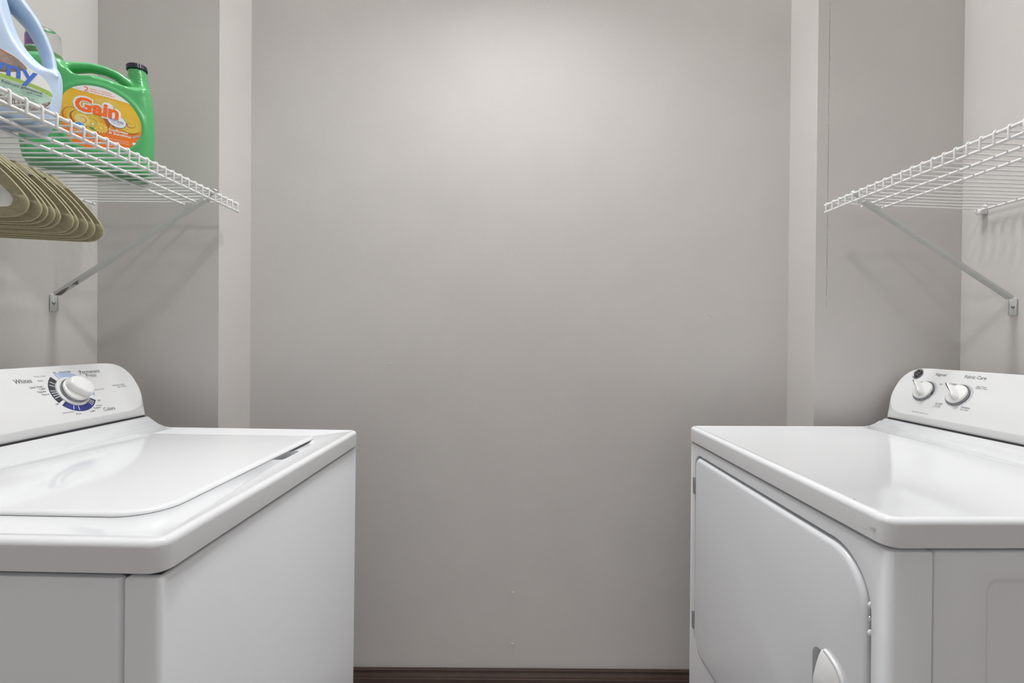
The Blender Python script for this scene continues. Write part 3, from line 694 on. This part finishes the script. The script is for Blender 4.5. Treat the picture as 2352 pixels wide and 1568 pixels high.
# cap and dosing cup
TC = Matrix(((1, 0, 0, .0770), (0, 0, 1, .2620), (0, 1, 0, 0), (0, 0, 0, 1)))
TC = Matrix.Translation((.0775, .2615, 0)) @ Matrix.Rotation(math.radians(5), 4, 'Z') @ Matrix.Rotation(-PI / 2, 4, 'X')
g = G(); rings = []
for z, k in ((0, 1.0), (.001, 1.04), (.0105, 1.0), (.0122, .93), (.0124, .55)):
    rings.append([(.0202 * k * (1 + (.018 if j % 2 and .9 < k else 0)) * math.cos(2 * PI * j / 72), .0202 * k * (1 + (.018 if j % 2 and .9 < k else 0)) * math.sin(2 * PI * j / 72), z) for j in range(72)])
g.loft(rings, True, True, TC); tag(g.build('cap', M['cap'], jr, True, 20), 'dark navy ribbed screw cap')
TC2 = Matrix.Translation((-.0860, .2300, 0)) @ Matrix.Rotation(-PI / 2, 4, 'X')
g = G(); g.lathe([(.0325, 0), (.0330, .006), (.0320, .014), (.0300, .015), (0, .015)], 40, TC2); tag(g.build('spout_collar', mat('collar_green', (.12, .24, .08), .4), jr), 'muted green spout collar')
g = G(); g.lathe([(.0298, .015), (.0300, .045), (.0285, .058), (.022, .066), (0, .068)], 40, TC2); g.lathe([(.0285, .0152), (.0287, .044), (.0272, .0565), (.021, .0642), (0, .0662)], 40, TC2)
cup = g.build('dosing_cup', M['clear'], jr); tag(cup, 'clear plastic dosing cup')
g = G(); pur = [(.0303 * math.cos(a), .0303 * math.sin(a)) for a in [math.radians(95 + k * 6) for k in range(26)]]
g.loft([[(x, -y if False else y, z) for x, y in pur] for z in (.019, .046)], False, False, Matrix.Translation((-.0860, .2300, 0)) @ Matrix.Rotation(-PI / 2, 4, 'X') @ Matrix.Rotation(math.radians(30), 4, 'Z'), closed=False)
g.build('cup_sticker', M['purple'], cup, True)
# label
LZ = .0546
LB = smoothc([(-.0550, .1200), (-.0510, .1415), (-.0390, .1610), (-.0160, .1758), (.0130, .1808), (.0410, .1742), (.0655, .1585), (.0820, .1335), (.0878, .1100), (.0840, .0840), (.0660, .0575), (.0420, .0470), (.0060, .0392), (-.0290, .0440), (-.0480, .0665), (-.0545, .0920)], 4)
Tl = Matrix.Identity(4)
mats = ['white', 'orange', 'yellow', 'brown', 'lemon', 'yellow2', 'inkblue', 'leaf', 'skyblue', 'orange2', 'petal']
mats.append('ramp'); g = G(); ix = {k: i for i, k in enumerate(mats)}; g.cur = ix['ramp']; g.prism(LB, LZ - .004, LZ)
def F(m, poly, lv=1): g.cur = ix[m]; g.flat(poly, LZ + .00018 * lv, Tl)
top = [p for p in LB if p[1] > .1575 and p[0] > -.045]
top.sort(key=lambda p: p[0])
low = [(.0660, .1575), (.050, .1600), (.030, .1612), (.010, .1620), (-.010, .1625), (-.026, .1632), (-.0375, .1650)]
F('white', [p for p in top if -.0375 < p[0] < .066] + smoothc(low, 3, False), 1)
# sun rays behind the wordmark
for k in range(25):
    a = math.radians(8 + k * 6.8); r0, r1 = .006, .0225 + (.004 if k % 2 else 0)
    F('lemon', [(.026 + r0 * math.cos(a - .03), .1385 + .8 * r0 * math.sin(a - .03)), (.026 + r1 * math.cos(a - .028), .1385 + .8 * r1 * math.sin(a - .028)), (.026 + r1 * math.cos(a + .028), .1385 + .8 * r1 * math.sin(a + .028))], 1)
F('white', ell(.026, .1410, .010, .0085), 2)
# yellow swirls
F('yellow', ell(-.014, .0985, .0290, .0230, -.3), 1.2); F('lemon', ell(-.017, .1000, .0130, .0110, -.3), 1.5)
F('yellow', ell(.064, .1060, .0200, .0180, -.5), 1.2)
for cx_, cy_, r_, sg in ((-.018, .1010, .0150, 1), (.066, .1100, .0105, -1)):
    sp = [(cx_ + sg * r_ * (1 - k / 15) * math.cos(k * .55 + 2.2), cy_ + r_ * .85 * (1 - k / 15) * math.sin(k * .55 + 2.2)) for k in range(14)]
    F('brown' if sg < 0 else 'orange2', stroke(sp, .0016), 2)
    sp = [(cx_ + sg * .78 * r_ * (1 - k / 15) * math.cos(k * .55 + 2.2), cy_ + .78 * r_ * .85 * (1 - k / 15) * math.sin(k * .55 + 2.2)) for k in range(14)]
    F('lemon', stroke(sp, .0009), 2.2)
F('brown', stroke([(-.028, .1240), (-.0440, .1180), (-.0490, .1040), (-.0430, .0900), (-.030, .0820)], .0016), 2)
F('brown', stroke([(-.028, .1180), (-.0360, .1080), (-.0330, .0940), (-.020, .0850), (-.006, .0860)], .0042), 2)
F('brown', stroke([(.0130, .1200), (.0220, .1120), (.0270, .1020), (.0280, .0900)], .0075), 2); F('brown', stroke([(.016, .1200), (.0290, .1110), (.0360, .0980), (.0400, .0920)], .0034), 2)
F('brown', stroke([(-.004, .1080), (.0060, .1020), (.0085, .0920), (.0080, .0860)], .0010), 2); F('brown', stroke([(.050, .0960), (.062, .0900), (.074, .0910), (.083, .0980)], .0030), 2)
F('orange2', stroke([(-.0535, .085), (-.040, .0760), (-.020, .0720), (.0, .0740)], .008), 1.1)
# wordmark: white outline under orange letters
g.cur = ix['white']; text(g, 'Gain', .0830, .0085, .1320, LZ + .00062, Tl, bold=.10, rot=-.055, height=.0390)
g.cur = ix['orange']; text(g, 'Gain', .0750, .0085, .1320, LZ + .0009, Tl, bold=.036, rot=-.055, height=.0318)
# top band print
g.cur = ix['orange']; text(g, '2', .0090, -.0105, .1690, LZ + .0004, Tl, height=.0105)
text(g, 'weeks of freshness', .0370, -.0045, .1722, LZ + .0004, Tl, align='L', height=.0036, rot=-.02); text(g, 'semaines de fraîcheur', .0440, -.0045, .1675, LZ + .0004, Tl, align='L', height=.0042, rot=-.03)
for k in range(8):
    a = 2.4 + k * .42; F('orange2', ell(-.0240 + .0045 * math.cos(a), .1700 + .0040 * math.sin(a), .0006, .0005, 0, 8), 2)
# small oval seal, name of the scent, flowers, blue roundel
F('inkblue', ell(.0420, .1120, .0182, .0142, -.45), 3.4); F('white', ell(.0420, .1122, .0173, .0133, -.45), 3.8)
g.cur = ix['inkblue']; text(g, 'febreze', .0250, .0420, .1130, LZ + .0009, Tl, shear=.2, rot=-.22, height=.0078); text(g, 'freshness', .0160, .0410, .1062, LZ + .0009, Tl, rot=-.22, height=.0022)
g.cur = ix['white']; text(g, 'Sunflower', .0350, .0280, .0905, LZ + .0004, Tl, bold=.02, align='L', height=.0062, rot=-.04); text(g, '& Sunshine', .0400, .0280, .0835, LZ + .0004, Tl, bold=.02, align='L', height=.0062, rot=-.04)
def flower(cx_, cy_, r_, m1, m2):
    for k in range(14):
        a = 2 * PI * k / 14; F('lemon', ell(cx_ + r_ * .62 * math.cos(a), cy_ + r_ * .55 * math.sin(a), r_ * .42, r_ * .15, a, 12), 2.6)
    for k in range(12):
        a = 2 * PI * k / 12 + .2; F(m1, ell(cx_ + r_ * .46 * math.cos(a), cy_ + r_ * .42 * math.sin(a), r_ * .34, r_ * .12, a, 12), 3)
    F(m2, ell(cx_, cy_, r_ * .26, r_ * .23, 0, 16), 3.4)
F('leaf', ell(.0025, .0845, .0080, .0034, -.2, 18), 2.3)
flower(.0010, .0945, .0085, 'yellow', 'white'); flower(.0145, .0890, .0125, 'yellow2', 'lemon')
F('white', ell(-.0215, .0850, .0098, .0085), 2.2); F('skyblue', ell(-.0215, .0850, .0088, .0075), 2.6); g.cur = ix['white']; text(g, 'he', .0080, -.0205, .0845, LZ + .0007, Tl, bold=.03)
for cx_, cy_, q in ((.0760, .0850, 1), (.0800, .0870, .8), (.0725, .0830, .8), (.0785, .0770, .6)): F('petal', ell(cx_, cy_, .0038 * q, .0024 * q, .8 * q, 14), 2)
for b_, x_, y_, w_, h_ in (('ATTENTION : IRRITE LES YEUX. NE PAS', .0200, .0690, .044, .0024), ('MAY IRRITATE EYES. KEEP OUT OF REACH', .0200, .0645, .044, .0024), ('CONCENTRATED LAUNDRY DETERGENT', -.0350, .0740, .040, .0030), ('DÉTERGENT POUR LA LESSIVE', -.0330, .0685, .038, .0028), ('4,43 L (1.17 US GAL)  EDITION', -.0260, .0560, .076, .0062)):
    g.cur = ix['white']; text(g, b_, w_, x_, y_, LZ + .0004, Tl, align='L', height=h_, rot=-.01)
g.cur = ix['white']; F('white', rrect(.0705, .0765, .0650, .0710, .0004, 2), 2); g.cur = ix['inkblue']
for x_, y_ in ((-.046, .1225), (-.0500, .1130), (-.0380, .1120)):
    for a in (0, PI / 2): F('lemon', ell(x_, y_, .0026, .0004, a, 8), 2)
g.build('label', [M[k] for k in mats], jr, False, recalc=False)
# raised words moulded on the neck
g = G()
for k, wd in enumerate(('Twist', 'cap for', 'quicker', 'flow')): text(g, wd, (.013, .018, .018, .012)[k], .0790 + .0006 * k, .2460 - .0072 * k, .0238 + .0010 * k, Tl, height=.0058)
g.build('moulded_lettering', mat('jug_green_dark', (.02, .17, .05), .4), jug, False)

# --- pale blue bottle
br = empty('softener_bottle'); br.matrix_world = plane_frame((-.945, .823), (.615, .788), ZS)
tag(br, 'pale blue fabric softener bottle with a looped handle, cut off by the left edge', 'softener bottle')
g = G()
bb = smoothc([(-.110, 0), (0, 0), (.098, 0), (.1095, .004), (.1160, .018), (.1210, .045), (.1230, .075), (.1220, .098), (.1150, .1130), (.1010, .1080), (.0890, .1140), (.0760, .1280), (.0660, .1460), (.0590, .1680), (.0520, .2000), (.0440, .2350), (.0350, .262), (-.030, .262), (-.060, .235), (-.095, .18), (-.115, .12), (-.122, .06), (-.120, .012)], 4)
pillow(g, bb, .110, .020)
g.tube([(.1110, .085, 0), (.1120, .112, 0), (.1085, .140, 0), (.1000, .168, 0), (.0870, .194, 0), (.0680, .217, 0), (.0450, .235, 0), (.02, .245, 0)], [.011, .0098, .0090, .0092, .0105, .0135, .018, .02], 18, ry=[.040, .032, .028, .027, .028, .031, .036, .04], up=(0, 0, 1))
bo = g.build('bottle_body', M['bluejug'], br); remesh(bo, .0026, 8)
g = G(); g.lathe([(.030, 0), (.0305, .004), (.029, .050), (.027, .054), (0, .0545)], 36, Matrix.Translation((-.0, .262, 0)) @ Matrix.Rotation(-PI / 2, 4, 'X')); g.lathe([(.034, -.006), (.034, .003)], 36, Matrix.Translation((-.0, .262, 0)) @ Matrix.Rotation(-PI / 2, 4, 'X'))
tag(g.build('cap', M['inkblue'], br), 'blue screw cap')
BZ = .0556
BL = smoothc([(-.100, .060), (-.098, .100), (-.070, .118), (-.020, .118), (.040, .1095), (.0590, .1040), (.0740, .0930), (.0880, .0860), (.0985, .0770), (.1045, .0630), (.1060, .0490), (.1010, .0340), (.0860, .0200), (.060, .0150), (0, .012), (-.070, .012), (-.095, .030)], 4)
mats2 = ['taupe', 'lime', 'mint', 'flowers', 'letblue', 'ink', 'white', 'petal', 'leaf', 'brown']
g = G(); ix = {k: i for i, k in enumerate(mats2)}; g.cur = ix['white']; g.prism(BL, BZ - .004, BZ)
def F2(m, poly, lv=1): g.cur = ix[m]; g.flat(poly, BZ + .00018 * lv)
def clip_(poly): return poly
F2('taupe', smoothc([(-.020, .1160), (.020, .1130), (.0410, .1085), (.0590, .1030), (.0730, .0905), (.0690, .0850), (.0560, .0760), (.0400, .0700), (.010, .0680), (-.030, .072)], 4), 1)
F2('brown', stroke([(-.02, .1155), (.020, .1125), (.0410, .1078), (.0560, .1030)], .0028), 1.5)
F2('lime', smoothc([(-.095, .0560), (-.02, .0680), (.040, .0680), (.070, .0665), (.0900, .0640), (.1035, .0600), (.1050, .0520), (.0900, .0570), (.070, .0600), (.040, .0610), (0, .058), (-.060, .048)], 3), 1)
F2('mint', smoothc([(-.090, .0400), (.0, .0560), (.040, .0600), (.070, .0585), (.0900, .0555), (.1040, .0500), (.1040, .0430), (.0990, .0360), (.080, .0330), (.040, .0300), (-.02, .028), (-.080, .030)], 3), .7)
F2('flowers', smoothc([(-.090, .0280), (.0, .0300), (.040, .0330), (.060, .0300), (.085, .0310), (.0985, .0400), (.1035, .0430), (.1000, .0345), (.0850, .0205), (.060, .0160), (0, .0130), (-.070, .0132)], 3), 1)
for k in range(26):
    x_ = random.uniform(.035, .100); y_ = random.uniform(.018, .040) * (1 if x_ < .09 else 1)
    if x_ > .092 and y_ < .028: continue
    F2('petal', ell(x_, y_, random.uniform(.0016, .0032), random.uniform(.0010, .0018), random.uniform(0, 3), 10), 1.6)
for k in range(3): F2('leaf', rrect(.058, .0885, .0440 - k * .0042 - .0004, .0440 - k * .0042, .0001, 1), 1.6)
g.cur = ix['letblue']; 
text(g, 'Downy', .122, .0865, .0765, BZ + .0007, None, bold=.016, align='R', height=.0370, rot=-.02)
g.cur = ix['ink']; text(g, 'frescura primaveral', .0500, .0925, .0530, BZ + .0006, None, align='R', height=.0068, rot=-.03); text(g, 'april fresh®', .0200, .0925, .0475, BZ + .0006, None, align='R', height=.0042, rot=-.03)
g.cur = ix['white']; text(g, '64 FL OZ (1.9 L) US/(E.-U.)', .110, .0800, .0245, BZ + .0007, None, align='R', height=.0060)
text(g, 'US/QT', .024, .055, .0330, BZ + .0007, None, align='R', height=.0052)
g.build('label', [M[k] for k in mats2], br, False, recalc=False)
